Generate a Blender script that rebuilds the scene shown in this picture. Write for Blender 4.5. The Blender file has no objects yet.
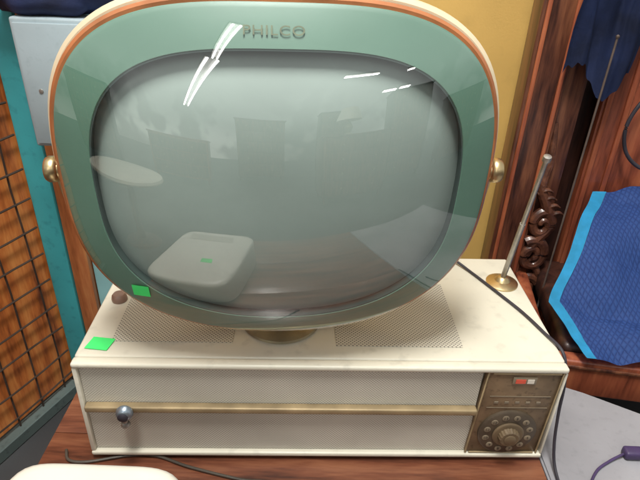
import bpy, bmesh, math, random
from mathutils import Vector, Matrix, Euler
from mathutils import noise as mnoise
from mathutils.bvhtree import BVHTree
random.seed(4)
R=math.radians
sc=bpy.context.scene
COL=sc.collection
sc.view_settings.view_transform='Standard'
sc.view_settings.look='None'

# ---------------------------------------------------------------- node helpers
class NT:
    def __init__(s,name):
        s.m=bpy.data.materials.new(name); s.m.use_nodes=True
        s.t=s.m.node_tree; s.n=s.t.nodes; s.b=s.n['Principled BSDF']
    def add(s,k,**kw):
        x=s.n.new(k)
        for a,b in kw.items(): setattr(x,a,b)
        return x
    def link(s,a,b): s.t.links.new(a,b)
def c4(c): return (c[0],c[1],c[2],1)
def noise_fac(nt,scale,detail=4,stretch=(1,1,1),coord='Object'):
    tc=nt.add('ShaderNodeTexCoord'); mp=nt.add('ShaderNodeMapping'); mp.inputs['Scale'].default_value=stretch
    no=nt.add('ShaderNodeTexNoise'); no.inputs['Scale'].default_value=scale; no.inputs['Detail'].default_value=detail
    nt.link(tc.outputs[coord],mp.inputs['Vector']); nt.link(mp.outputs[0],no.inputs['Vector'])
    return no.outputs['Fac']
def ramp(nt,fac,stops):
    r=nt.add('ShaderNodeValToRGB'); e=r.color_ramp.elements
    while len(e)<len(stops): e.new(0.5)
    for i,(p,c) in enumerate(stops): e[i].position=p; e[i].color=c4(c)
    nt.link(fac,r.inputs['Fac']); return r.outputs['Color']
def bump(nt,fac,strength=.2,dist=.001):
    b=nt.add('ShaderNodeBump'); b.inputs['Strength'].default_value=strength; b.inputs['Distance'].default_value=dist
    nt.link(fac,b.inputs['Height']); nt.link(b.outputs[0],nt.b.inputs['Normal'])
def mat(name,base,rough=.5,metal=0,var=.12,scale=12,bumps=.1,coat=0,spec=.5,bscale=200,cior=1.5,crough=.08,grime=0,gscale=9):
    nt=NT(name)
    f=noise_fac(nt,scale,6)
    lo=tuple(x*(1-var) for x in base); hi=tuple(min(1,x*(1+var)) for x in base)
    col=ramp(nt,f,[(.35,lo),(.65,hi)])
    if grime:
        g=noise_fac(nt,scale*gscale,9)
        gr=ramp(nt,g,[(.28,(1-grime,)*3),(.44,(1,1,1))])
        mm=nt.add('ShaderNodeMix',data_type='RGBA',blend_type='MULTIPLY'); mm.inputs[0].default_value=1
        nt.link(col,mm.inputs[6]); nt.link(gr,mm.inputs[7]); col=mm.outputs[2]
    nt.link(col,nt.b.inputs['Base Color'])
    f2=noise_fac(nt,scale*2.3,5)
    mr=nt.add('ShaderNodeMapRange'); mr.inputs[3].default_value=max(0,rough-.1); mr.inputs[4].default_value=min(1,rough+.1)
    nt.link(f2,mr.inputs[0]); nt.link(mr.outputs[0],nt.b.inputs['Roughness'])
    nt.b.inputs['Metallic'].default_value=metal
    nt.b.inputs['Specular IOR Level'].default_value=spec
    nt.b.inputs['Coat Weight'].default_value=coat; nt.b.inputs['Coat Roughness'].default_value=crough; nt.b.inputs['Coat IOR'].default_value=cior
    if bumps: bump(nt,noise_fac(nt,bscale,4),bumps,.001)
    return nt.m
def wood(name,dark,mid,light,stretch=(1,12,12),scale=3,rough=.4,coat=.2):
    nt=NT(name)
    f=noise_fac(nt,scale,8,stretch)
    g=noise_fac(nt,scale*6,6,tuple(s*1.0 for s in stretch))
    mx=nt.add('ShaderNodeMath',operation='MULTIPLY_ADD'); mx.inputs[1].default_value=.35
    nt.link(g,mx.inputs[0]); nt.link(f,mx.inputs[2])
    nt.link(ramp(nt,mx.outputs[0],[(.48,dark),(.66,mid),(.86,light)]),nt.b.inputs['Base Color'])
    nt.b.inputs['Roughness'].default_value=rough; nt.b.inputs['Coat Weight'].default_value=coat
    nt.b.inputs['Coat Roughness'].default_value=.15
    bump(nt,mx.outputs[0],.15,.001)
    return nt.m
def perforated(name,base,hole,pitch,r,axes,soft=.06,var=.05):
    nt=NT(name)
    tc=nt.add('ShaderNodeTexCoord')
    m=nt.add('ShaderNodeVectorMath',operation='MULTIPLY'); m.inputs[1].default_value=tuple(a/pitch for a in axes)
    nt.link(tc.outputs['Object'],m.inputs[0])
    outs=[]
    for off in (0,.5):
        a=nt.add('ShaderNodeVectorMath',operation='ADD'); a.inputs[1].default_value=tuple(off*x for x in axes)
        f=nt.add('ShaderNodeVectorMath',operation='FRACTION')
        s=nt.add('ShaderNodeVectorMath',operation='SUBTRACT'); s.inputs[1].default_value=tuple(.5*x for x in axes)
        l=nt.add('ShaderNodeVectorMath',operation='LENGTH')
        nt.link(m.outputs[0],a.inputs[0]); nt.link(a.outputs[0],f.inputs[0]); nt.link(f.outputs[0],s.inputs[0]); nt.link(s.outputs[0],l.inputs[0])
        outs.append(l.outputs['Value'])
    mi=nt.add('ShaderNodeMath',operation='MINIMUM'); nt.link(outs[0],mi.inputs[0]); nt.link(outs[1],mi.inputs[1])
    mr=nt.add('ShaderNodeMapRange'); mr.inputs[1].default_value=r-soft; mr.inputs[2].default_value=r+soft
    nt.link(mi.outputs[0],mr.inputs[0])
    f=noise_fac(nt,7,7)
    bc=ramp(nt,f,[(.3,tuple(x*(1-var) for x in base)),(.65,tuple(x*(1+var) for x in base))])
    mx=nt.add('ShaderNodeMix',data_type='RGBA'); mx.inputs[6].default_value=c4(hole)
    nt.link(mr.outputs[0],mx.inputs[0]); nt.link(bc,mx.inputs[7]); nt.link(mx.outputs[2],nt.b.inputs['Base Color'])
    nt.b.inputs['Roughness'].default_value=.5
    bump(nt,mr.outputs[0],.2,.001)
    return nt.m

# ---------------------------------------------------------------- mesh helpers
def mesh_obj(name,bm,m,parent=None,smooth=True,angle=35,label=None,local=False):
    me=bpy.data.meshes.new(name)
    bmesh.ops.recalc_face_normals(bm,faces=bm.faces)
    bm.to_mesh(me); bm.free()
    ms=m if isinstance(m,(list,tuple)) else [m]
    for x in ms: me.materials.append(x)
    if smooth:
        me.polygons.foreach_set('use_smooth',[True]*len(me.polygons))
        try: me.set_sharp_from_angle(angle=R(angle))
        except Exception: pass
    o=bpy.data.objects.new(name,me); COL.objects.link(o)
    if parent:
        o.parent=parent
        if not local: o.location=-Vector(parent.location)
    if label: o['label']=label
    return o
def thing(name,loc,label,cat,rot=0):
    e=bpy.data.objects.new(name,None); e.location=loc; e.rotation_euler=(0,0,rot); e.empty_display_size=.05
    COL.objects.link(e); e['label']=label; e['category']=cat
    return e
def tag(o,label,cat): o['label']=label; o['category']=cat; return o
def add_box(bm,x0,x1,y0,y1,z0,z1,bev=0,seg=2,mi=0,mtx=None):
    r=bmesh.ops.create_cube(bm,size=1)
    vs=r['verts']
    for v in vs:
        v.co=Vector((x0+(v.co.x+.5)*(x1-x0),y0+(v.co.y+.5)*(y1-y0),z0+(v.co.z+.5)*(z1-z0)))
    if bev:
        es=list(set(e for v in vs for e in v.link_edges))
        rr=bmesh.ops.bevel(bm,geom=es,offset=bev,segments=seg,affect='EDGES',profile=.5)
        vs=list(set(v for f in rr['faces'] for v in f.verts)|set(v for v in vs if v.is_valid))
    if mtx is not None:
        for v in vs: v.co=mtx@v.co
    return vs
def add_cyl(bm,p0,p1,r0,r1=None,seg=32,bev=0):
    p0=Vector(p0);p1=Vector(p1); r1=r0 if r1 is None else r1
    d=(p1-p0); L=d.length; q=d.to_track_quat('Z','Y').to_matrix()
    return add_lathe(bm,[(r0,0),(r1,L)],seg,p0,q)
def add_lathe(bm,prof,seg,org,q=Matrix.Identity(3)):
    rings=[]
    for r,h in prof:
        rings.append([bm.verts.new(Vector(org)+q@Vector((r*math.cos(2*math.pi*i/seg),r*math.sin(2*math.pi*i/seg),h))) for i in range(seg)])
    for a,b in zip(rings,rings[1:]):
        for i in range(seg): bm.faces.new((a[i],a[(i+1)%seg],b[(i+1)%seg],b[i]))
    bm.faces.new(rings[0][::-1]); bm.faces.new(rings[-1])
    return rings
def catmull(pts,n=10):
    P=[Vector(p) for p in pts]; P=[P[0]*2-P[1]]+P+[P[-1]*2-P[-2]]
    out=[]
    for i in range(1,len(P)-2):
        a,b,c,d=P[i-1:i+3]
        for k in range(n):
            t=k/n
            out.append(.5*((2*b)+(c-a)*t+(2*a-5*b+4*c-d)*t*t+(3*b-a-3*c+d)*t**3))
    out.append(P[-2]); return out
def add_tube(bm,pts,r,seg=10):
    rings=[]; up=Vector((0,0,1))
    for i,p in enumerate(pts):
        t=(pts[min(i+1,len(pts)-1)]-pts[max(i-1,0)]).normalized()
        s=t.cross(up)
        if s.length<.05: s=t.cross(Vector((0,1,0)))
        s.normalize(); u=s.cross(t).normalized()
        rr=r(i/(len(pts)-1)) if callable(r) else r
        rings.append([bm.verts.new(p+rr*(s*math.cos(2*math.pi*k/seg)+u*math.sin(2*math.pi*k/seg))) for k in range(seg)])
    for a,b in zip(rings,rings[1:]):
        for i in range(seg): bm.faces.new((a[i],a[(i+1)%seg],b[(i+1)%seg],b[i]))
    bm.faces.new(rings[0][::-1]); bm.faces.new(rings[-1])
def text_mesh(name,txt,size,m,parent,mtx,extrude=.0004,spacing=1.0,label=None,thin=0):
    cu=bpy.data.curves.new(name,'FONT'); cu.body=txt; cu.size=size; cu.extrude=extrude; cu.align_x='CENTER'; cu.align_y='CENTER'; cu.space_character=spacing; cu.offset=thin
    t=bpy.data.objects.new(name+'_tmp',cu); COL.objects.link(t)
    dg=bpy.context.evaluated_depsgraph_get()
    me=bpy.data.meshes.new_from_object(t.evaluated_get(dg))
    bpy.data.objects.remove(t); bpy.data.curves.remove(cu)
    me.transform(mtx); me.materials.clear(); me.materials.append(m)
    o=bpy.data.objects.new(name,me); COL.objects.link(o)
    o.parent=parent; o.location=-Vector(parent.location)
    if label:o['label']=label
    return o

# ---------------------------------------------------------------- materials
M_cream2=mat('cream_enamel',(.60,.565,.465),.38,0,.08,6,.05,grime=.14)
M_cream3=mat('cream_plastic',(.60,.575,.50),.35,0,.05,6,.03)
M_grille=perforated('perforated_front',(.575,.545,.465),(.31,.29,.245),.0040,.24,(1,0,1),.13,.15)
M_vent=perforated('perforated_top',(.57,.54,.455),(.13,.12,.105),.0052,.20,(1,1,0),.09)
M_brass=mat('aged_brass',(.55,.42,.23),.36,1,.2,30,.15)
M_bar=mat('tarnished_brass_bar',(.30,.225,.125),.50,.35,.28,20,.15)
M_letter=mat('faded_lettering',(.125,.145,.09),.55,.1,.2,60,.1)
M_brassd=mat('dull_brass',(.30,.26,.17),.42,.7,.2,30,.1)
M_tan=mat('tan_shell',(.62,.52,.36),.4,.1,.1,10,.05)
M_orange=mat('copper_trim',(.42,.155,.06),.38,.3,.25,20,.05,.3)
M_green=mat('sage_green_mask',(.098,.185,.138),.45,0,.06,7,.03)
M_taupe=mat('worn_bronze_panel',(.185,.125,.072),.45,.3,.35,18,.1,grime=.45)
M_taupek=mat('bronze_knob',(.13,.09,.05),.5,.1,.2,25,.1)
M_dial=mat('dial_plate',(.075,.055,.036),.45,.15,.25,30,.1)
M_darkp=mat('dark_panel',(.05,.04,.03),.4,0,.2,30,.1)
M_line=mat('mask_edge_line',(.04,.06,.055),.5,0,.1,30,0)
M_black=mat('black_rubber',(.025,.022,.03),.5,0,.2,30,.1)
M_purple=mat('dark_purple_wire',(.05,.03,.09),.5,0,.2,30,.1)
M_chrome=mat('blue_grey_metal',(.26,.31,.36),.30,.8,.1,30,0)
M_steel=mat('dull_steel',(.40,.38,.35),.38,.8,.15,40,.1)
M_rod=mat('dark_rod_metal',(.12,.09,.075),.5,.3,.15,40,.1)
M_red=mat('red_marker',(.6,.08,.04),.4)
M_white=mat('white_marker',(.58,.53,.45),.5)
M_mark=mat('tan_marker',(.19,.15,.10),.5)
M_sticker=mat('neon_green_paper',(.05,.72,.16),.7,0,.06,20,.1)
M_brownp=mat('brown_bakelite',(.25,.15,.11),.4,0,.2,30,.05,.3)
M_yellow=mat('ochre_wall_paint',(.62,.39,.11),.7,0,.14,2.5,.3,grime=.08)
M_teal=mat('teal_paint',(.05,.35,.38),.5,0,.12,6,.2,grime=.25)
M_lteal=mat('pale_teal_paint',(.34,.66,.68),.55,0,.12,6,.2)
M_bluegrey=mat('blue_grey_enamel',(.30,.37,.40),.45,0,.08,8,.1,grime=.10)
M_rail=mat('grey_rail_paint',(.09,.12,.115),.5,0,.15,8,.2,grime=.5)
M_navy=mat('navy_cloth',(.010,.020,.070),.8,0,.4,15,.5)
M_woodt=wood('table_wood',(.045,.015,.009),(.13,.042,.021),(.22,.085,.042),(1.5,14,14),3)
M_woodo=wood('orange_wood',(.26,.075,.025),(.44,.14,.045),(.56,.23,.08),(14,14,1.5),3)
M_woodp=wood('panel_wood',(.20,.045,.012),(.50,.14,.030),(.66,.25,.065),(9,9,1.2),4)
M_woodd=wood('dark_mahogany',(.03,.010,.007),(.095,.032,.018),(.20,.075,.036),(14,14,1.5),3,.35,.4)
M_woodk=wood('blackish_brown_wood',(.012,.005,.004),(.035,.012,.008),(.07,.024,.014),(14,14,1.5),3,.5,.1)  # very dark brown wood for back panel, seat and some dressers
M_woodc=wood('carved_dark_wood',(.03,.010,.006),(.075,.026,.014),(.15,.055,.028),(8,8,8),4,.4,.3)
M_woodr=wood('red_mahogany',(.11,.026,.013),(.26,.065,.030),(.38,.115,.05),(10,10,1.2),3,.4,.3)
M_floor=mat('dark_floor',(.040,.040,.042),.6,0,.3,3,.3)
M_cyan=mat('cyan_binding',(.04,.40,.70),.8,0,.1,40,.4)
M_wire=mat('dark_wire',(.06,.04,.03),.5,.3,.2,20,0)
M_greyt=mat('grey_tabletop',(.225,.22,.235),.5,0,.30,3.2,.15,grime=.12,gscale=25)

M_phos=mat('grey_green_phosphor',(.245,.29,.27),.6,0,.10,4,0)
nt=NT('clear_glass_cover')
nt.n.remove(nt.b)
tr=nt.add('ShaderNodeBsdfTransparent'); tr.inputs[0].default_value=(.95,.98,.965,1)
gl=nt.add('ShaderNodeBsdfGlossy'); gl.inputs['Roughness'].default_value=.012; gl.inputs['Color'].default_value=(1,1,1,1)
fr=nt.add('ShaderNodeFresnel'); fr.inputs['IOR'].default_value=2.1
ge=nt.add('ShaderNodeNewGeometry')
inv=nt.add('ShaderNodeMath',operation='SUBTRACT'); inv.inputs[0].default_value=1; nt.link(ge.outputs['Backfacing'],inv.inputs[1])
mf=nt.add('ShaderNodeMath',operation='MULTIPLY'); nt.link(fr.outputs[0],mf.inputs[0]); nt.link(inv.outputs[0],mf.inputs[1])
mxs=nt.add('ShaderNodeMixShader'); nt.link(mf.outputs[0],mxs.inputs[0]); nt.link(tr.outputs[0],mxs.inputs[1]); nt.link(gl.outputs[0],mxs.inputs[2])
nt.link(mxs.outputs[0],nt.n['Material Output'].inputs['Surface'])
M_cover=nt.m
# quilt
nt=NT('blue_quilted_blanket')
tc=nt.add('ShaderNodeTexCoord')
dn=nt.add('ShaderNodeTexNoise'); dn.inputs['Scale'].default_value=9; nt.link(tc.outputs['Object'],dn.inputs['Vector'])
ds=nt.add('ShaderNodeVectorMath',operation='SCALE'); ds.inputs['Scale'].default_value=.02; nt.link(dn.outputs['Color'],ds.inputs[0])
da=nt.add('ShaderNodeVectorMath',operation='ADD'); nt.link(tc.outputs['Object'],da.inputs[0]); nt.link(ds.outputs[0],da.inputs[1])
hs=[]
for ang in (35,-35):
    mp=nt.add('ShaderNodeMapping'); mp.inputs['Rotation'].default_value=(0,0,R(ang)); mp.inputs['Scale'].default_value=(115,115,115)
    nt.link(da.outputs[0],mp.inputs['Vector'])
    sx=nt.add('ShaderNodeSeparateXYZ'); nt.link(mp.outputs[0],sx.inputs[0])
    w=nt.add('ShaderNodeMath',operation='PINGPONG'); w.inputs[1].default_value=.5; nt.link(sx.outputs[0],w.inputs[0]); hs.append(w.outputs[0])
mn=nt.add('ShaderNodeMath',operation='MINIMUM'); nt.link(hs[0],mn.inputs[0]); nt.link(hs[1],mn.inputs[1])
pw=nt.add('ShaderNodeMath',operation='POWER'); pw.inputs[1].default_value=.5; nt.link(mn.outputs[0],pw.inputs[0])
nf=noise_fac(nt,60,4)
ad=nt.add('ShaderNodeMath',operation='MULTIPLY_ADD'); ad.inputs[1].default_value=.35; nt.link(nf,ad.inputs[0]); nt.link(pw.outputs[0],ad.inputs[2])
nt.link(ramp(nt,ad.outputs[0],[(.1,(.020,.050,.21)),(.8,(.045,.115,.38))]),nt.b.inputs['Base Color'])
nt.b.inputs['Roughness'].default_value=.7
bump(nt,ad.outputs[0],.7,.002)
M_quilt=nt.m

# ---------------------------------------------------------------- head outline
TAP=.042
def nexp(n,s): return n+(.45*s if s>0 else .40*s)
def sel(phi,a,b,n,y=0,cz=0,shape=True):
    c,s=math.cos(phi),math.sin(phi)
    if shape: n=nexp(n,s)
    r=(abs(c/a)**n+abs(s/b)**n)**(-1/n)
    x=r*c; z=r*s
    if shape: x*=1+TAP*(z/max(b,1e-6))*min(1,b/.1)
    return Vector((x,y,z+cz))
NSEG=192
def loft(bm,loops,T,cap0=False,cap1=False):
    rings=[]
    for (a,b,n,y,cz) in loops:
        ring=[]
        for i in range(NSEG):
            p=sel(2*math.pi*i/NSEG,a,b,n,0,cz); p.y=y(p.x,p.z) if callable(y) else y
            ring.append(bm.verts.new(T@p))
        rings.append(ring)
    for p,q in zip(rings,rings[1:]):
        for i in range(NSEG): bm.faces.new((p[i],p[(i+1)%NSEG],q[(i+1)%NSEG],q[i]))
    if cap0: bm.faces.new(rings[0])
    if cap1: bm.faces.new(rings[-1][::-1])

# ================================================================= TELEVISION
H=.172
YAW=2.2
tv=thing('television',(0,.13,0),'vintage swivel television with green bezel on cream perforated cabinet','television',R(YAW))
TVM=Matrix.Translation((0,.13,0))@Matrix.Rotation(R(YAW),4,'Z')@Matrix.Translation((0,-.13,0))
W=.31; D=.262
bm=bmesh.new()
add_box(bm,-W,W,.014,D,.007,H,.0035,3)
add_box(bm,-W,W,-.001,.0135,H-.0080,H,.003,3)
add_box(bm,-W,W,-.001,.0135,.007,.0145,.0025,3)
add_box(bm,-W,-W+.006,.0005,.0135,.0150,H-.0085,.0015,2)
add_box(bm,W-.003,W,.0005,.0135,.0150,H-.0085,.001,2)
mesh_obj('cabinet',bm,M_cream2,tv,label='cream painted metal cabinet, long and low')
bm=bmesh.new(); add_box(bm,-W+.0065,.2035,.006,.0125,.0155,H-.009)
mesh_obj('front_grille',bm,M_grille,tv)
for x0,x1,y0,y1 in ((-.272,-.117,.042,.175),(.017,.183,.038,.182)):
    bm=bmesh.new(); add_box(bm,x0,x1,y0,y1,H+.0002,H+.0009)
    mesh_obj('vent_panel',bm,M_vent,tv)
for x in (-.27,.27):
    for y in (.04,.23):
        bm=bmesh.new(); add_cyl(bm,(x,y,0),(x,y,.0065),.010,.012,20)
        mesh_obj('foot',bm,M_black,tv)
bm=bmesh.new(); add_box(bm,-W+.007,.203,-.006,.0055,.0940,.1035,.0022,3)
mesh_obj('trim_bar',bm,M_bar,tv,label='tarnished brass trim bar across the perforated front')
KX,KZ=-.250,.101
bm=bmesh.new(); add_lathe(bm,[(.0065,0),(.0095,.001),(.0110,.004),(.0100,.009),(.0080,.011),(.0055,.0125),(.0005,.013)],32,(KX,-.007,KZ),Matrix.Rotation(R(90),3,'X'))
kn=mesh_obj('knob',bm,M_chrome,tv,label='blue-grey metal control knob on the trim bar')
bm=bmesh.new(); add_lathe(bm,[(.0066,0),(.0066,.0012),(.004,.003),(.0003,.0034)],24,(KX,-.0199,KZ),Matrix.Rotation(R(90),3,'X'))
mesh_obj('knob_cap',bm,M_black,kn,local=True)
bm=bmesh.new(); add_tube(bm,catmull([(KX,-.010,KZ-.0095),(KX-.001,-.011,KZ-.015),(KX-.002,-.010,KZ-.020)],5),.003,10)
add_lathe(bm,[(.001,0),(.005,.002),(.0062,.005),(.005,.008),(.001,.0098)],20,(KX-.002,-.010,KZ-.0275))
mesh_obj('knob_lever',bm,M_steel,kn,local=True)
# control panel (slightly slanted plate)
bm=bmesh.new()
ZB,ZT=.0152,H-.0087
PS=.0025
def slx(x,z): 
    t=(z-ZB)/(ZT-ZB)
    return x+PS+(t*.007-.004 if x<.25 else -.004*(1-t))
def slbox(b,x0,x1,y0,y1,z0,z1,bev=.0008,seg=1):
    vs=add_box(b,x0,x1,y0,y1,z0,z1,bev,seg)
    for v in vs: v.co.x=slx(v.co.x,v.co.z)
slbox(bm,.2025,.3038,.0035,.013,ZB,ZT,.002,2)
cp=mesh_obj('control_panel',bm,M_taupe,tv,label='worn bronze control panel with channel dial')
def mk(name,fn,m,par=cp,label=None):
    b=bmesh.new(); fn(b); return mesh_obj(name,b,m,par,local=True,label=label)
mk('panel_frame',lambda b:(slbox(b,.2025,.2050,.0005,.0034,ZB,ZT),slbox(b,.3016,.3038,.0005,.0034,ZB,ZT),add_box(b,.2145,.3030,.0005,.0034,H-.0115,H-.0087,.0008,1),add_box(b,.2065,.2975,.0005,.0034,.0152,.0174,.0008,1)),M_bar)
mk('channel_window',lambda b:add_box(b,.242,.273,.0012,.0033,.1435,.1555,.001,2),M_mark)
mk('channel_marker',lambda b:add_box(b,.2455,.2585,.0004,.0011,.1460,.1530,.0003,1),M_red)
mk('channel_marker',lambda b:add_box(b,.2605,.2695,.0004,.0011,.1460,.1530,.0003,1),M_white)
mk('panel_strip',lambda b:(add_box(b,.218,.298,.0026,.0033,.1205,.1217),add_box(b,.217,.298,.0026,.0033,.1005,.1012)),M_mark)
RX=Matrix.Rotation(R(90),3,'X')
DX,DZ=.2525,.0570
dial=mk('dial',lambda b:add_lathe(b,[(.0395,0),(.0395,.003),(.0370,.0048),(.020,.0052)],64,(DX,.0034,DZ),RX),M_dial)
mk('dial_ring',lambda b:add_lathe(b,[(.0205,0),(.0215,.002),(.0205,.003),(.0185,.0034)],48,(DX,-.0019,DZ),RX),M_taupek,dial)
def flute(b):
    seg=72; rings=[]
    for h,r in ((0,.0140),(.006,.0132),(.0072,.0118)):
        rings.append([b.verts.new(Vector((DX,-.0054-h,DZ))+Vector((math.cos(2*math.pi*i/seg),0,math.sin(2*math.pi*i/seg)))*r*(1+(.03 if i%4<2 else -.02))) for i in range(seg)])
    for a,c in zip(rings,rings[1:]):
        for i in range(seg): b.faces.new((a[i],a[(i+1)%seg],c[(i+1)%seg],c[i]))
    b.faces.new(rings[0]); b.faces.new(rings[-1])
mk('dial_knob',flute,M_taupek,dial)
mk('dial_cap',lambda b:add_lathe(b,[(.0080,0),(.0080,.001),(.0065,.0018),(.0004,.0020)],32,(DX,-.0127,DZ),RX),M_taupek,dial)
TX=Matrix.Rotation(R(90),4,'X')
for i in range(12):
    a=R(90-i*30-15); x=DX+.0298*math.cos(a); z=DZ+.0298*math.sin(a)
    mk('channel_mark',lambda b:add_lathe(b,[(.0046,0),(.0046,.0005),(.0041,.0007)],20,(x,-.00165,z),RX),M_mark,dial)
    o=text_mesh('channel_number',str(i+2),.0064,M_darkp,tv,Matrix.Translation((x,-.0026,z))@TX,.0001)
    o.parent=dial; o.location=(0,0,0)
for x in (.228,.242,.256,.270,.284):
    mk('control_mark',lambda b,x=x:add_box(b,x-.0030,x+.0030,.0022,.0033,.1085,.1125,.0005,1),M_mark)
bm=bmesh.new(); add_lathe(bm,[(.0105,0),(.0110,.003),(.0100,.008),(.0078,.011),(.0005,.012)],32,(-.2865,.131,H+.0002))
mesh_obj('top_knob',bm,M_brownp,tv,label='small brown knob on the cabinet top')
def sheet(name,pts,m,par,label=None,th=.0004):
    b=bmesh.new(); lo=[b.verts.new(Vector(p)) for p in pts]; hi=[b.verts.new(Vector(p)+Vector((0,0,th))) for p in pts]
    n=len(pts); b.faces.new(lo[::-1]); b.faces.new(hi)
    for i in range(n): b.faces.new((lo[i],lo[(i+1)%n],hi[(i+1)%n],hi[i]))
    return mesh_obj(name,b,m,par,smooth=False,label=label)
sheet('price_sticker',[(-.301,.027,H+.0012),(-.272,.023,H+.0012),(-.267,.045,H+.0012),(-.296,.049,H+.0012)],M_sticker,tv,'bright green rectangular price sticker')
BX,BY=-.056,.092
bm=bmesh.new()
add_lathe(bm,[(.052,0),(.054,.002),(.053,.005),(.047,.008),(.030,.011),(.018,.016),(.014,.030),(.013,.050),(.013,.075)],64,(BX,BY,H+.0003))
mesh_obj('swivel_base',bm,M_brassd,tv,label='round brass swivel pedestal')

# ---- picture tube head
HY=3.0
SW=Matrix.Translation((BX,BY,0))@Matrix.Rotation(R(HY),4,'Z')@Matrix.Translation((-BX,-BY,0))
HC=Vector((BX-.001,.0,.408))
T=SW@Matrix.Translation(HC)@Matrix.Rotation(-R(3),4,'X')
A,B,N=.216,.178,2.75
OA,OB,ON=.1825,.1455,2.75
CZ=-.004
BUL=.046
def srad(x,z):
    xx=x/(1+TAP*z/B)
    if abs(xx)+abs(z)<1e-7: return 0
    ph=math.atan2(z,xx); n0=nexp(N,math.sin(ph)); n=n0; s=1
    for _ in range(3):
        s=(abs(xx/A)**n+abs(z/B)**n)**(1/n); n=2+(n0-2)*min(1,s)**1.5
    return s
def dome(s): return .006-BUL*(1-min(1.02,s)**2.3)
def dsurf(dy): return lambda x,z: dome(srad(x,z))+dy
bm=bmesh.new()
lp=[(A-.004,B-.004,N,.016,0),(A+.0002,B+.0002,N,.013,0),(A+.0006,B+.0006,N,.009,0),(A-.0006,B-.0006,N,dsurf(.0020),0)]
for k in range(1,10):
    t=k/9; lp.append((A+(OA-A)*t,B+(OB-B)*t,N,dsurf(.0020),CZ*t))
lp.append((OA-.0008,OB-.0008,N,dsurf(.0028),CZ))
loft(bm,lp,T)
mesh_obj('bezel',bm,M_green,tv,label='sage green rounded mask around the screen')
bm=bmesh.new()
loft(bm,[(OA-.0010,OB-.0010,N,dsurf(.0026),CZ),(OA-.0022,OB-.0022,N,dsurf(.0030),CZ),(OA-.0022,OB-.0022,N,dsurf(.0065),CZ),(OA+.001,OB+.001,N,.022,CZ)],T)
mesh_obj('mask_edge',bm,M_line,tv)
bm=bmesh.new(); K=40; e0=OA+.003; f0=OB+.003
lp=[(e0,f0,N,.040,CZ)]
for k in range(K):
    s=1-k/K; lp.append((e0*s,f0*s,2+(N-2)*s**1.5,.011-.0395*(1-s**3.0),CZ))
lp.append((.0004,.0004,2,.011-.0395,CZ))
loft(bm,lp,T,cap1=True)
mesh_obj('picture_tube',bm,M_phos,tv,label='bulging grey-green picture tube behind the clear cover')
bm=bmesh.new(); K=56
lp=[]
for k in range(K):
    s=1-k/K; lp.append(((A-.0004)*s,(B-.0004)*s,2+(N-2)*s**1.5,dsurf(0),0))
lp.append((.0004,.0004,2,dsurf(0),0))
loft(bm,lp,T,cap1=True)
O_cov=mesh_obj('glass_cover',bm,M_cover,tv,angle=80,label='glossy clear bulging cover over mask and screen')
me=O_cov.data
if sum((T.to_3x3()@Vector((0,-1,0))).dot(p.normal) for p in me.polygons)<0: me.flip_normals()
# trims
bm=bmesh.new()
loft(bm,[(A-.002,B-.002,N,.0125,0),(A+.0036,B+.0036,N,.0125,0),(A+.0066,B+.0062,N,.016,0),(A+.0068,B+.0064,N,.0235,0),(A-.004,B-.004,N,.024,0)],T)
mesh_obj('trim_ring',bm,M_orange,tv,label='copper trim line around the bezel')
bm=bmesh.new()
loft(bm,[(A-.004,B-.004,N,.0245,0),(A+.0085,B+.0085,N,.0245,0),(A+.0118,B+.0125,N,.028,0),(A+.0125,B+.0135,N,.037,0),(A+.0120,B+.013,N,.050,0),(A+.003,B+.003,N,.070,0),(A-.02,B-.02,2.6,.09,0),(A-.06,B-.05,2.5,.125,0),(.08,.07,2.5,.17,0),(.04,.04,2.5,.23,0),(.03,.03,2.5,.28,0)],T,cap1=True)
mesh_obj('tube_housing',bm,M_tan,tv,label='cream and tan housing behind the bezel')
zt=.156; xt=-.006
text_mesh('lettering',"PHILCO",.0125,M_letter,tv,T@Matrix.Translation((xt,dome(srad(xt,zt))-.0003,zt))@Matrix.Rotation(R(-24),4,'X')@Matrix.Scale(1.22,4,Vector((1,0,0)))@TX,.00012,1.08,'faint brass maker lettering on the bezel',0)
bm=bmesh.new(); g=[]
for j in range(5):
    row=[]
    for i in range(7):
        x=-.152+(i/6-.5)*.019; z=-.114+(j/4-.5)*.016
        row.append(bm.verts.new(T@Vector((x,dome(srad(x,z))-.0007,z))))
    g.append(row)
for j in range(4):
    for i in range(6): bm.faces.new((g[j][i],g[j][i+1],g[j+1][i+1],g[j+1][i]))
mesh_obj('price_sticker',bm,M_sticker,tv,label='bright green sticker on the lower bezel')
for sx in (-1,1):
    bm=bmesh.new()
    p=HC+Vector((sx*(A+.006),.030,.012))
    q=Vector((sx,0,0)).to_track_quat('Z','Y').to_matrix()
    add_lathe(bm,[(.009,0),(.010,.004),(.0125,.006),(.0135,.009),(.0135,.014),(.012,.0165),(.008,.018),(.0005,.0185)],40,p,q)
    bm.transform(SW)
    mesh_obj('pivot_knob',bm,M_brass,tv,label='brass tilt knob at the side of the screen')
bm=bmesh.new(); rings=[]
for i in range(81):
    ph=math.pi+ math.pi*i/80
    rr=abs(math.sin(ph)); yb=.040+.052*rr; zoff=.012*(1-rr)
    c=sel(ph,A+.0170,.222,2.3,shape=False); c=HC+Vector((c.x,0,c.z+zoff))
    d=sel(ph,A+.0145,.219,2.3,shape=False); d=HC+Vector((d.x,0,d.z+zoff))
    rings.append([bm.verts.new(Vector((c.x,yb-.009,c.z))),bm.verts.new(Vector((c.x,yb+.009,c.z))),bm.verts.new(Vector((d.x,yb+.009,d.z))),bm.verts.new(Vector((d.x,yb-.009,d.z)))])
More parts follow.
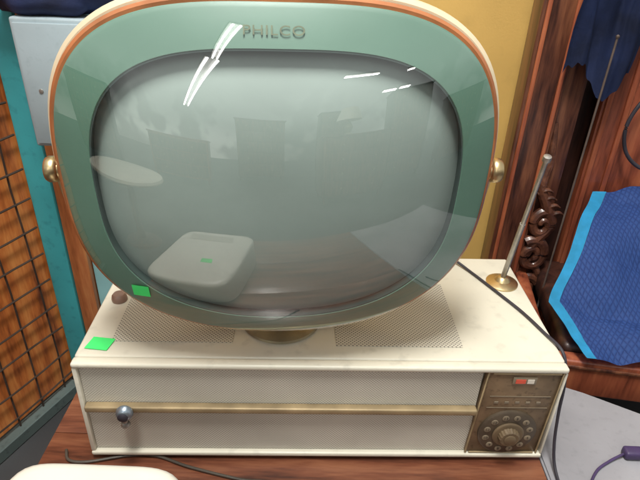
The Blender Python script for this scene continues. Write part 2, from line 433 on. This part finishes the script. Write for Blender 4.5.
for a,b in zip(rings,rings[1:]):
    for i in range(4): bm.faces.new((a[i],a[(i+1)%4],b[(i+1)%4],b[i]))
bm.faces.new(rings[0]);bm.faces.new(rings[-1]); bm.transform(SW)
mesh_obj('yoke',bm,M_brass,tv)

# antenna
bm=bmesh.new()
AX,AY=.280,.190
add_lathe(bm,[(.024,0),(.024,.002),(.020,.004),(.012,.006),(.009,.010),(.006,.0125),(.0005,.013)],40,(AX,AY,H+.0003))
mesh_obj('antenna_base',bm,M_brass,tv)
p0=Vector((AX,AY,H+.010)); p1=Vector((.2705,.122,.407)); d=p1-p0
bm=bmesh.new()
add_cyl(bm,p0,p0+d*.5,.0040,.0040,20); add_cyl(bm,p0+d*.5,p0+d*.97,.0032,.0032,20)
add_lathe(bm,[(.0034,0),(.0052,.001),(.0056,.004),(.005,.008),(.001,.009)],20,p0+d*.965,d.to_track_quat('Z','Y').to_matrix())
mesh_obj('antenna_rod',bm,M_steel,tv,label='steel telescopic antenna rod')

# ================================================================= CABLES
def cable(name,pts,r,m,label,cat='cable',par=None):
    bm=bmesh.new(); o=Vector(pts[0]); add_tube(bm,[p-o for p in catmull(pts,12)],r,10)
    ob=mesh_obj(name,bm,m); ob.location=o; return tag(ob,label,cat)
pc=[(.215,.278,.06),(.212,.270,.15),(.216,.250,H+.004),(.238,.215,H+.003),(.262,.165,H+.003),(.285,.115,H+.003),(.300,.07,H+.003),(.3120,.030,H+.001),(.3155,.012,.14),(.3165,.004,.09),(.320,-.004,.04),(.323,-.02,.0085),(.320,-.07,.003),(.316,-.14,.003),(.31,-.20,.003)]
pc=[(TVM@Vector(p)) for p in pc]
cable('cable',pc,.0021,M_black,'black cable draped over the cabinet top and down its side')
cable('cable',[(-.345,-.002,.003),(-.335,-.018,.003),(-.31,-.020,.003),(-.26,-.008,.003),(-.22,-.006,.003),(-.17,-.022,.003),(-.10,-.038,.003),(-.05,-.045,.003),(.0,-.09,.003)],.0020,M_darkp,'dark cord lying on the wooden table')
cable('cable',[(.360,-.08,.0030),(.368,-.034,.0030),(.388,-.004,.0030),(.414,.014,.0030),(.4385,.025,.0065)],.0019,M_purple,'dark purple cord curling on the grey tabletop')
plug=thing('electric_plug',(.45,.027,0),'dark plug lying on the grey tabletop','plug')
bm=bmesh.new(); add_box(bm,.437,.465,.017,.034,.001,.015,.004,3); mesh_obj('plug_body',bm,M_purple,plug)
bm=bmesh.new(); add_box(bm,.4655,.475,.0205,.0218,.005,.010); add_box(bm,.4655,.475,.0285,.0298,.005,.010); mesh_obj('prong',bm,M_chrome,plug)

# ================================================================= TABLES
tb=thing('table',(-.03,-.1,-.38),'dark reddish-brown wooden table with plank top','table')
bm=bmesh.new()
rows=[-.62,-.40,-.19,.03,.30]
for a,b in zip(rows,rows[1:]): add_box(bm,-.375,.316,a+.0004,b-.0004,-.022,0,.0008,2)
mesh_obj('table_top',bm,M_woodt,tb)
bm=bmesh.new(); add_box(bm,-.355,.296,-.60,.28,-.08,-.0225); mesh_obj('apron',bm,M_woodt,tb)
for x in (-.33,.27):
    for y in (-.58,.25):
        bm=bmesh.new(); add_cyl(bm,(x,y,-.38),(x,y,-.0805),.018,.026,20); mesh_obj('leg',bm,M_woodt,tb)
gt=thing('side_table',(.55,-.2,-.38),'worn grey-topped side table beside the wooden table','table')
def slab(name,poly,z0,z1,m,par,bev=.003,seg=2):
    b=bmesh.new(); lo=[b.verts.new((x,y,z0)) for x,y in poly]; hi=[b.verts.new((x,y,z1)) for x,y in poly]
    n=len(poly); b.faces.new(lo[::-1]); b.faces.new(hi)
    for i in range(n): b.faces.new((lo[i],lo[(i+1)%n],hi[(i+1)%n],hi[i]))
    bmesh.ops.bevel(b,geom=list(b.edges),offset=bev,segments=seg,affect='EDGES',clamp_overlap=True)
    return mesh_obj(name,b,m,par)
slab('table_top',[(.3185,-.62),(.9,-.62),(.9,-.10),(.507,.105),(.43,.148),(.3185,.20)],-.02,.0,M_greyt,gt)
for x,y in ((.34,-.58),(.86,-.58),(.35,.15),(.86,-.12)):
    bm=bmesh.new(); add_cyl(bm,(x,y,-.38),(x,y,-.0205),.014,.016,20); mesh_obj('leg',bm,M_steel,gt)

# cream appliance in front
ap=thing('radio',(-.21,-.30,0),'cream plastic cased appliance with rounded corners and green sticker','radio')
bm=bmesh.new(); rings=[]
ZA=.152
def plan(ph,ins):
    c,s=math.cos(ph),math.sin(ph); n=6.5; a=.104-ins; b=.150-ins
    r=(abs(c/a)**n+abs(s/b)**n)**(-1/n)
    x=r*c; y=r*s
    x*=1-.10*(y/.150)
    return -.208+x-.02*(y/.150), -.281+y
for ins,z in ((.006,.004),(.001,.010),(0,.025),(0,ZA-.016),(.001,ZA-.009),(.004,ZA-.004),(.008,ZA-.0015),(.014,ZA-.0005),(.05,ZA),(.095,ZA+.0002)):
    ring=[]
    for i in range(128):
        x,y=plan(2*math.pi*i/128,ins); ring.append(bm.verts.new((x,y,z)))
    rings.append(ring)
for a,b in zip(rings,rings[1:]):
    for i in range(128): bm.faces.new((a[i],a[(i+1)%128],b[(i+1)%128],b[i]))
bm.faces.new(rings[0]); bm.faces.new(rings[-1])
mesh_obj('case',bm,M_cream3,ap)
sheet('price_sticker',[(-.205,-.25,ZA+.0006),(-.178,-.25,ZA+.0006),(-.178,-.230,ZA+.0006),(-.205,-.230,ZA+.0006)],M_sticker,ap)
sheet('vent_slots',[(-.27,-.40,ZA+.0006),(-.14,-.40,ZA+.0006),(-.14,-.36,ZA+.0006),(-.27,-.36,ZA+.0006)],M_vent,ap)
for x in (-.25,-.16):
    for y in (-.37,-.20):
        bm=bmesh.new(); add_cyl(bm,(x,y,0),(x,y,.0038),.008,.009,16); mesh_obj('foot',bm,M_black,ap)

# ================================================================= SETTING
bm=bmesh.new(); v=[bm.verts.new(p) for p in ((-9,-11,-.38),(9,-11,-.38),(9,.9,-.38),(-9,.9,-.38))]; bm.faces.new(v)
fl=mesh_obj('floor',bm,M_floor,smooth=False); fl['kind']='structure'
bm=bmesh.new(); add_box(bm,-1.3,1.5,.80,.86,-.379,1.6)
tag(mesh_obj('wall',bm,M_yellow,smooth=False),'ochre yellow painted wall behind the television','wall')

def vpost(name,x0,x1,y0,y1,m,label,cat='post',z1=1.0):
    e=bmesh.new(); add_box(e,x0,x1,y0,y1,-.379,z1,.003,2)
    return tag(mesh_obj(name,e,m),label,cat)
vpost('wooden_post',-.548,-.508,.50,.54,M_woodo,'orange-brown wooden post beside teal post')
vpost('painted_post',-.596,-.549,.495,.55,M_teal,'teal painted post beside the wire mesh panel')
vpost('painted_board',-.507,-.39,.515,.54,M_lteal,'pale teal board behind the television cabinet','board')

mb=thing('metal_cabinet',(-.44,.45,.28),'small blue-grey metal cabinet fixed to the posts','cabinet')
bm=bmesh.new(); add_box(bm,-.512,-.36,.41,.494,.285,.500,.004,3); mesh_obj('cabinet_body',bm,M_bluegrey,mb)
bm=bmesh.new(); add_box(bm,-.505,-.37,.404,.4095,.292,.493,.002,2); mesh_obj('cabinet_door',bm,M_bluegrey,mb)
bm=bmesh.new(); add_lathe(bm,[(.0040,0),(.0036,.0010),(.001,.0014)],16,(-.480,.4038,.385),RX); mesh_obj('screw',bm,M_steel,mb)
bg=thing('cloth_bundle',(-.42,.45,.5005),'dark navy cloth bundle lying on the metal cabinet','cloth')
bm=bmesh.new()
bmesh.ops.create_icosphere(bm,subdivisions=4,radius=1)
for v in bm.verts:
    p=v.co.copy(); n=1+.08*math.sin(9*p.x+3*p.y)+.06*math.sin(7*p.z+8*p.y)
    v.co=Vector((-.455+p.x*.12*n,.45+p.y*.045*n,max(.501,.535+p.z*.04*n)))
mesh_obj('folded_cloth',bm,M_navy,bg)
vpost('wooden_lath',-.335,-.305,.60,.62,M_woodd,'dark narrow wooden lath against the wall','lath')

wp=thing('wire_mesh_panel',(-.61,.47,-.379),'orange wood panel covered with dark wire mesh','panel',rot=0)
dirv=Vector((-.375,-.927,0)).normalized(); nrm=Vector((-dirv.y,dirv.x,0)); 
if nrm.x<0: nrm=-nrm
P0=Vector((-.605,.49,-.379))
Mx=Matrix(((dirv.x,nrm.x,0,P0.x),(dirv.y,nrm.y,0,P0.y),(0,0,1,P0.z),(0,0,0,1)))
bm=bmesh.new(); add_box(bm,-.08,.9,-.02,0,.03,1.3,.002,1,mtx=Mx); mesh_obj('wood_board',bm,M_woodp,wp)
bm=bmesh.new()
for i in range(14):
    s=.03+i*.066+random.uniform(-.003,.003); a=random.uniform(-.005,.005)
    add_tube(bm,[Mx@Vector((s+a*math.sin(t*.9),.010+.002*math.sin(t*2.1+i),.03+t*.105)) for t in range(13)],.0022,6)
for j in range(19):
    z=.06+j*.066+random.uniform(-.003,.003); a=random.uniform(-.005,.005)
    add_tube(bm,[Mx@Vector((t*.075,.0140+.001*math.sin(t+j),z+a*math.sin(t*1.1))) for t in range(13)],.0022,6)
mesh_obj('wire_mesh',bm,M_wire,wp)
bm=bmesh.new(); add_box(bm,0,.9,.001,.03,.0,.03,.002,1,mtx=Mx); mesh_obj('bottom_rail',bm,M_rail,wp)

# ================================================================= WARDROBE
ar=thing('wardrobe',(.75,.7,-.379),'dark mahogany carved wardrobe with open front','wardrobe')
bm=bmesh.new()
add_box(bm,.390,.468,.60,.66,-.379,1.1,.004,3)
mesh_obj('side_stile',bm,M_woodd,ar)
bm=bmesh.new()
for x in (.397,.451): add_box(bm,x,x+.009,.5935,.5998,-.37,1.09,.003,3)
mesh_obj('moulding',bm,M_woodr,ar)
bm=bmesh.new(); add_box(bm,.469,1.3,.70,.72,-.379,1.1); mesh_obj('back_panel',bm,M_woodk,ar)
bm=bmesh.new(); add_box(bm,.570,1.3,.64,.67,-.379,1.1,.004,2); mesh_obj('door',bm,M_woodr,ar)
bm=bmesh.new()
for x in (.575,.616): add_box(bm,x,x+.012,.632,.6395,-.37,1.09,.003,3)
mesh_obj('door_moulding',bm,M_woodr,ar)
bm=bmesh.new()
def spiral(cx,cz,r0,turns,sgn,y=.60,ph=0,th=.0095):
    pts=[]
    for i in range(60):
        t=i/59; a=sgn*t*turns*2*math.pi+ph; rr=r0*(1-t*.8)
        pts.append(Vector((cx+rr*math.cos(a),y-.006*t,cz+rr*1.25*math.sin(a))))
    add_tube(bm,pts,lambda t:th*(1-.45*t),10)
CX=-.010
spiral(.502+CX,.070,.026,1.3,1,ph=1.0,th=.012)
spiral(.496+CX,-.010,.032,1.6,-1,ph=2.2,th=.013)
spiral(.500+CX,-.10,.026,1.3,1,ph=.4,th=.012)
add_tube(bm,catmull([(.482+CX,.61,.30),(.488+CX,.605,.22),(.482+CX,.60,.16),(.500+CX,.60,.12),(.522+CX,.60,.07),(.500+CX,.60,.03),(.484+CX,.60,-.02),(.520+CX,.60,-.06),(.50+CX,.60,-.14)],10),lambda t:.006+.007*math.sin(t*math.pi),10)
for k in range(4):
    c=Vector((.478+CX+.012*k,.598,.145-.018*k)); add_tube(bm,catmull([c,c+Vector((.014,-.006,.012)),c+Vector((.030,0,.004))],6),lambda t:.007*(1-.7*t),8)
mesh_obj('carved_scroll',bm,M_woodc,ar)
bm=bmesh.new(); add_box(bm,.469,.518,.62,.699,-.379,1.1,.002,2); mesh_obj('inner_jamb',bm,M_woodd,ar)

bm=bmesh.new(); nx,nz=40,18
g=[]
for j in range(nz+1):
    row=[]
    for i in range(nx+1):
        x=.445+.128*i/nx; u=j/nz
        zb=.395+.035*math.sin(i*.16+.4)+.014*mnoise.noise(Vector((i*.3,0,0)))
        y=.572+.018*mnoise.noise(Vector((x*22,u*2.5,3)))+.009*mnoise.noise(Vector((x*60,u*5,7)))
        row.append(bm.verts.new((x+.012*mnoise.noise(Vector((0,u*4,i*.1))),y,zb+(.9-zb)*u)))
    g.append(row)
for j in range(nz):
    for i in range(nx): bm.faces.new((g[j][i],g[j][i+1],g[j+1][i+1],g[j+1][i]))
bmesh.ops.solidify(bm,geom=bm.faces[:],thickness=.003)
tag(mesh_obj('hanging_cloth',bm,M_navy,angle=80),'dark navy cloth hanging in front of the wardrobe','cloth')
bm=bmesh.new(); add_tube(bm,[Vector((0,0,0)),Vector((.016,.01,.86))],.0021,12); add_lathe(bm,[(.0021,0),(.0035,.002),(.0035,.005),(.001,.007)],12,(.016,.01,.859))
o=mesh_obj('metal_rod',bm,M_rod); o.location=(.500,.535,-.379); tag(o,'thin dark metal rod standing against the wardrobe','rod')

# ================================================================= CHAIR + BLANKET
ch=thing('chair',(.70,.50,-.379),'dark red wooden chair with a padded seat under a blue blanket','chair',R(-8))
def chl(name,fn,m): 
    b=bmesh.new(); fn(b); return mesh_obj(name,b,m,ch,local=True)
chl('seat_rail',lambda b:(add_box(b,-.25,.25,-.235,-.205,.235,.318,.005,3),add_box(b,-.25,-.222,-.204,.13,.235,.318,.005,3),add_box(b,.222,.25,-.204,.13,.235,.318,.005,3)),M_woodr)
chl('rail_beading',lambda b:add_box(b,-.25,.25,-.240,-.2355,.303,.310,.002,2),M_woodd)
chl('stretcher',lambda b:add_box(b,-.235,.235,-.225,-.205,.10,.135,.004,2),M_woodd)
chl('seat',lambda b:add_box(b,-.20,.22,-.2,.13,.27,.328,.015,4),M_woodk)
for x in (-.235,.235):
    for y in (-.22,.11):
        chl('leg',lambda b,x=x,y=y:add_tube(b,catmull([(x,y,0),(x*.98,y*.96,.12),(x*1.02,y*1.03,.19),(x,y,.2345)],6),lambda t:.012+.010*t,12),M_woodd)
def edge(y):
    pts=[(.20,.535),(.275,.500),(.385,.452),(.62,.596)]
    for (a,xa),(b,xb) in zip(pts,pts[1:]):
        if y<=b: t=max(0,(y-a)/(b-a)); return xa+(xb-xa)*t
    return pts[-1][1]
def bz(x,y,amp=1):
    t=max(0,min(1,(y-.29)/.33)); z=-.032+.178*(t*t*(3-2*t)) 
    z+=amp*(.022*mnoise.noise(Vector((x*8,y*11,1)))+.006*mnoise.noise(Vector((x*26,y*34,4)))
      +.008*abs(math.sin(16*x+26*y+3*mnoise.noise(Vector((x*6,y*6,0))))))
    if y<.30: z-=(.30-y)*.3
    return z
def blanket_strip(u0,u1,nu,m,name,par,dz=0,wid=None):
    b=bmesh.new(); ny=90; grid=[]
    for j in range(ny+1):
        y=.275+(.615-.275)*j/ny
        row=[]
        bw=.018+.012*j/ny
        for i in range(nu+1):
            f=i/nu
            u=(bw*f) if wid else (bw+.0005+(u1-bw)*f)
            x=edge(y)+u+.008*mnoise.noise(Vector((0,y*16,0)))
            yy=y-.06*max(0,u-.05)*(1-j/ny)
            z=bz(x,y,.35+.65*min(1,u/.08))+dz
            row.append(b.verts.new((x,yy,z)))
        grid.append(row)
    for j in range(ny):
        for i in range(nu): b.faces.new((grid[j][i],grid[j][i+1],grid[j+1][i+1],grid[j+1][i]))
    bmesh.ops.solidify(b,geom=b.faces[:],thickness=-.010)
    return mesh_obj(name,b,m,par,angle=80)
bl=thing('moving_blanket',(.70,.48,-.04),'blue quilted moving blanket with cyan binding on a chair','blanket')
blanket_strip(0,.55,90,M_quilt,'quilted_cloth',bl)
blanket_strip(0,0,6,M_cyan,'binding',bl,.001,True)
cable('cable',[(.70,.620,.42),(.665,.617,.385),(.632,.612,.345),(.618,.610,.295),(.632,.608,.245),(.665,.598,.215),(.71,.58,.21)],.0040,M_black,'black cord looping down the wardrobe door')

# ================================================================= SHOP FURNITURE out of view, added for its reflections in the screen
def dresser(name,x,y,w,dp,h,nd,rot,m,label,cat):  # pieces added behind the camera to break up the screen reflection
    e=thing(name,(x,y,-.379),label,cat,R(rot))
    def p(nm,fn,mm): b=bmesh.new(); fn(b); return mesh_obj(nm,b,mm,e,local=True)
    p('carcass',lambda b:add_box(b,-w/2,w/2,-dp/2,dp/2,.10,h-.03,.006,2),m)
    p('top',lambda b:add_box(b,-w/2-.02,w/2+.02,-dp/2-.02,dp/2+.02,h-.0295,h,.006,2),m)
    for i in range(nd):
        z0=.13+(h-.18)*i/nd; z1=.13+(h-.18)*(i+1)/nd-.015
        p('drawer',lambda b:add_box(b,-w/2+.03,w/2-.03,dp/2+.0005,dp/2+.016,z0,z1,.004,2),M_woodd)
        for kx in (-w*.25,w*.25):
            p('handle',lambda b:add_lathe(b,[(.012,0),(.016,.01),(.010,.022),(.001,.025)],16,(kx,dp/2+.0162,(z0+z1)/2),Matrix.Rotation(R(-90),3,'X')),M_brassd)
    for lx in (-w/2+.04,w/2-.04):
        for ly in (-dp/2+.04,dp/2-.04):
            p('leg',lambda b:add_cyl(b,(lx,ly,0),(lx,ly,.0995),.015,.025,12),m)
dresser('dresser',1.05,-2.3,.9,.45,1.05,4,4,M_woodd,'dark wooden dresser with four drawers, unseen, added for screen reflections','dresser')
dresser('dresser',2.3,-2.7,.8,.45,1.95,6,18,M_woodk,'tall dark wooden chest of drawers, unseen, added for screen reflections','dresser')
dresser('dresser',-1.4,-3.4,1.1,.5,.95,3,-8,M_woodr,'low reddish wooden dresser, unseen, added for screen reflections','dresser')
dresser('dresser',.0,-4.2,.8,.5,1.75,5,0,M_woodd,'tall dark wooden chest of drawers, unseen, added for screen reflections','dresser')
dresser('dresser',3.6,-2.2,.9,.45,1.5,4,35,M_woodd,'dark wooden dresser with four drawers, unseen, added for screen reflections','dresser')
dresser('dresser',-3.1,-2.8,.9,.45,1.7,5,-30,M_woodk,'tall dark wooden chest of drawers, unseen, added for screen reflections','dresser')
dresser('dresser',1.5,-4.6,.7,.45,2.1,6,5,M_woodk,'tall dark wooden chest of drawers, unseen, added for screen reflections','dresser')
rt=thing('round_table',(-.92,-.88,-.379),'small round white-topped pedestal table, unseen, added for a pale screen reflection','table')  # added out of view to give a pale oval reflection in the glass
def rp(nm,fn,mm): b=bmesh.new(); fn(b); return mesh_obj(nm,b,mm,rt,local=True)
rp('table_top',lambda b:add_lathe(b,[(.26,.52),(.275,.525),(.28,.535),(.275,.55),(.25,.554)],48,(0,0,0)),M_cream2)
rp('pedestal',lambda b:add_lathe(b,[(.16,0),(.15,.02),(.04,.05),(.025,.2),(.035,.3),(.025,.45),(.06,.5195)],24,(0,0,0)),M_woodd)
sl=thing('table_lamp',(.95,-2.3,.672),'unlit table lamp with pale cloth shade, unseen, added for screen reflections','lamp')  # gives no light; added behind the camera as something to reflect
def lp_(nm,fn,mm): b=bmesh.new(); fn(b); return mesh_obj(nm,b,mm,sl,local=True)
lp_('lamp_base',lambda b:add_lathe(b,[(.07,0),(.065,.02),(.03,.05),(.06,.14),(.03,.22),(.012,.26),(.012,.30)],24,(0,0,0)),M_brassd)
lp_('lamp_shade',lambda b:add_lathe(b,[(.17,.27),(.11,.50)],32,(0,0,0)),M_cream2)

# ================================================================= CAMERA
CAMM=Matrix.Translation((-.0055,-.521,.653))@Matrix.Rotation(R(60),4,'X')@Matrix.Rotation(R(2.2),4,'Z')
cd=bpy.data.cameras.new('camera'); cam=bpy.data.objects.new('camera',cd); COL.objects.link(cam)
cd.sensor_width=36; cd.lens=560/640*36; cd.clip_start=.02; cd.clip_end=50
cam.matrix_world=CAMM
sc.camera=cam

# ================================================================= LAMPS (ceiling fixtures of the shop, at 2.3 m)
def emis(name,col,s):
    n=NT(name); n.b.inputs['Base Color'].default_value=(.8,.8,.8,1)
    n.b.inputs['Emission Color'].default_value=c4(col); n.b.inputs['Emission Strength'].default_value=s; return n.m
M_tube=emis('fluorescent_tube',(1,.98,.94),26)
M_house=mat('lamp_housing_grey',(.35,.35,.34),.6)
def lampfix(a,b_,z=2.3,gap=.06,rad=.018):
    a=Vector(a); b_=Vector(b_); c=(a+b_)/2; L=(b_-a).length; ang=math.atan2(b_.y-a.y,b_.x-a.x)-math.pi/2
    e=thing('ceiling_lamp',(c.x,c.y,z),'twin tube fluorescent ceiling lamp, lit','lamp',ang); e['group']='fluorescent ceiling lamps'
    for sx in (-gap,gap):
        b=bmesh.new(); add_cyl(b,(sx,-L/2,0),(sx,L/2,0),rad,rad,12); mesh_obj('tube',b,M_tube,e,local=True)
    b=bmesh.new(); add_box(b,-gap-.03,gap+.03,-L/2,L/2,.03,.07,.005,1); mesh_obj('lamp_housing',b,M_house,e,local=True)
def ceiling_point(px,py,zc=2.3):
    F=896.0
    d=(CAMM.to_3x3()@Vector((px-512,384-py,-F))).normalized(); o=CAMM.translation
    me=O_cov.data; M=TVM
    bv=BVHTree.FromPolygons([M@v.co for v in me.vertices],[tuple(p.vertices) for p in me.polygons])
    ns=[]
    for ox in (-6,0,6):
        for oy in (-6,0,6):
            dd=(CAMM.to_3x3()@Vector((px+ox-512,384-py-oy,-F))).normalized()
            h=bv.ray_cast(o,dd)
            if h[0] is not None:
                nn=h[1]; nn=-nn if nn.dot(dd)>0 else nn; ns.append(nn)
    h=bv.ray_cast(o,d)
    if h[0] is None or not ns: return None
    n=sum(ns,Vector()).normalized()
    r=d-2*d.dot(n)*n
    if r.z<.05: return None
    p=h[0]+r*((zc-h[0].z)/r.z)
    return (p.x,p.y)
def lamp_from(pa,pb,fa,fb,**k):
    a=ceiling_point(*pa) or fa; b=ceiling_point(*pb) or fb
    if Vector(a).length>14: a=fa
    if Vector(b).length>14: b=fb
    lampfix(a,b,**k)
lamp_from((379,40),(343,93),(-.3,-1.1),(-1.0,-1.9),gap=.028,rad=.010)
lamp_from((340,96),(298,168),(-1.1,-2.0),(-2.1,-3.6),gap=.070,rad=.018)
lamp_from((552,125),(606,118),(.7,-2.9),(1.5,-3.0),gap=.02,rad=.010)
lamp_from((614,147),(634,143),(1.9,-3.9),(2.6,-3.6),gap=.05,rad=.014)
lamp_from((640,141),(656,138),(1.9,-3.9),(2.6,-3.6),gap=.05,rad=.014)
lamp_from((622,165),(658,159),(2.0,-4.6),(2.9,-4.3),gap=.05,rad=.014)
lamp_from((652,112),(664,109),(1.4,-1.9),(1.9,-1.8),gap=.02,rad=.010)
def area(loc,tgt,size,sy,power,col):
    l=bpy.data.lights.new('fluorescent_light','AREA'); l.shape='RECTANGLE'; l.size=size; l.size_y=sy; l.energy=power; l.color=col
    o=bpy.data.objects.new('fluorescent_light',l); COL.objects.link(o); o.location=loc
    o.rotation_euler=(Vector(tgt)-Vector(loc)).to_track_quat('-Z','Y').to_euler(); return o
area((-.1,-.45,2.35),(0,.1,.1),.3,.8,76,(1,.985,.94))

w=bpy.data.worlds.new('World'); sc.world=w; w.use_nodes=True
t=w.node_tree; n=t.nodes; bgn=n['Background']
tc=n.new('ShaderNodeTexCoord'); sp=n.new('ShaderNodeSeparateXYZ'); t.links.new(tc.outputs['Generated'],sp.inputs[0])
r=n.new('ShaderNodeValToRGB'); e=r.color_ramp.elements
e[0].position=.30; e[0].color=(.42,.38,.33,1); e[1].position=.85; e[1].color=(.52,.54,.53,1)
x=e.new(.5); x.color=(.68,.66,.62,1); x=e.new(.60); x.color=(.80,.82,.80,1)
mr=n.new('ShaderNodeMapRange'); mr.inputs[1].default_value=-1; t.links.new(sp.outputs[2],mr.inputs[0]); t.links.new(mr.outputs[0],r.inputs['Fac'])
def maprange(src,lo,hi,a,b):
    m2=n.new('ShaderNodeMapRange'); m2.interpolation_type='SMOOTHSTEP'; m2.inputs[1].default_value=lo; m2.inputs[2].default_value=hi; m2.inputs[3].default_value=a; m2.inputs[4].default_value=b
    t.links.new(src,m2.inputs[0]); return m2.outputs[0]
def wnoise(scale,st,loc,det,lo,hi,a,b):
    mp=n.new('ShaderNodeMapping'); mp.inputs['Scale'].default_value=st; mp.inputs['Location'].default_value=loc
    t.links.new(tc.outputs['Generated'],mp.inputs['Vector'])
    no=n.new('ShaderNodeTexNoise'); no.inputs['Scale'].default_value=scale; no.inputs['Detail'].default_value=det; t.links.new(mp.outputs[0],no.inputs['Vector'])
    return maprange(no.outputs['Fac'],lo,hi,a,b)
def mul(a,b):
    mu=n.new('ShaderNodeMath'); mu.operation='MULTIPLY'; t.links.new(a,mu.inputs[0]); t.links.new(b,mu.inputs[1]); return mu.outputs[0]
mu=mul(wnoise(2.0,(1,1,1),(3,1,0),0,.40,.60,.40,1.1),wnoise(9,(1,1,.6),(1,5,2),2,.42,.56,.40,1.1))
cl=maprange(sp.outputs[2],.05,.50,0,1)
mxx=n.new('ShaderNodeMix'); t.links.new(cl,mxx.inputs[0]); t.links.new(mu,mxx.inputs[2]); mxx.inputs[3].default_value=1.0
mx=n.new('ShaderNodeVectorMath'); mx.operation='SCALE'; t.links.new(r.outputs['Color'],mx.inputs[0]); t.links.new(mxx.outputs[0],mx.inputs['Scale'])
t.links.new(mx.outputs[0],bgn.inputs['Color']); bgn.inputs['Strength'].default_value=1.1
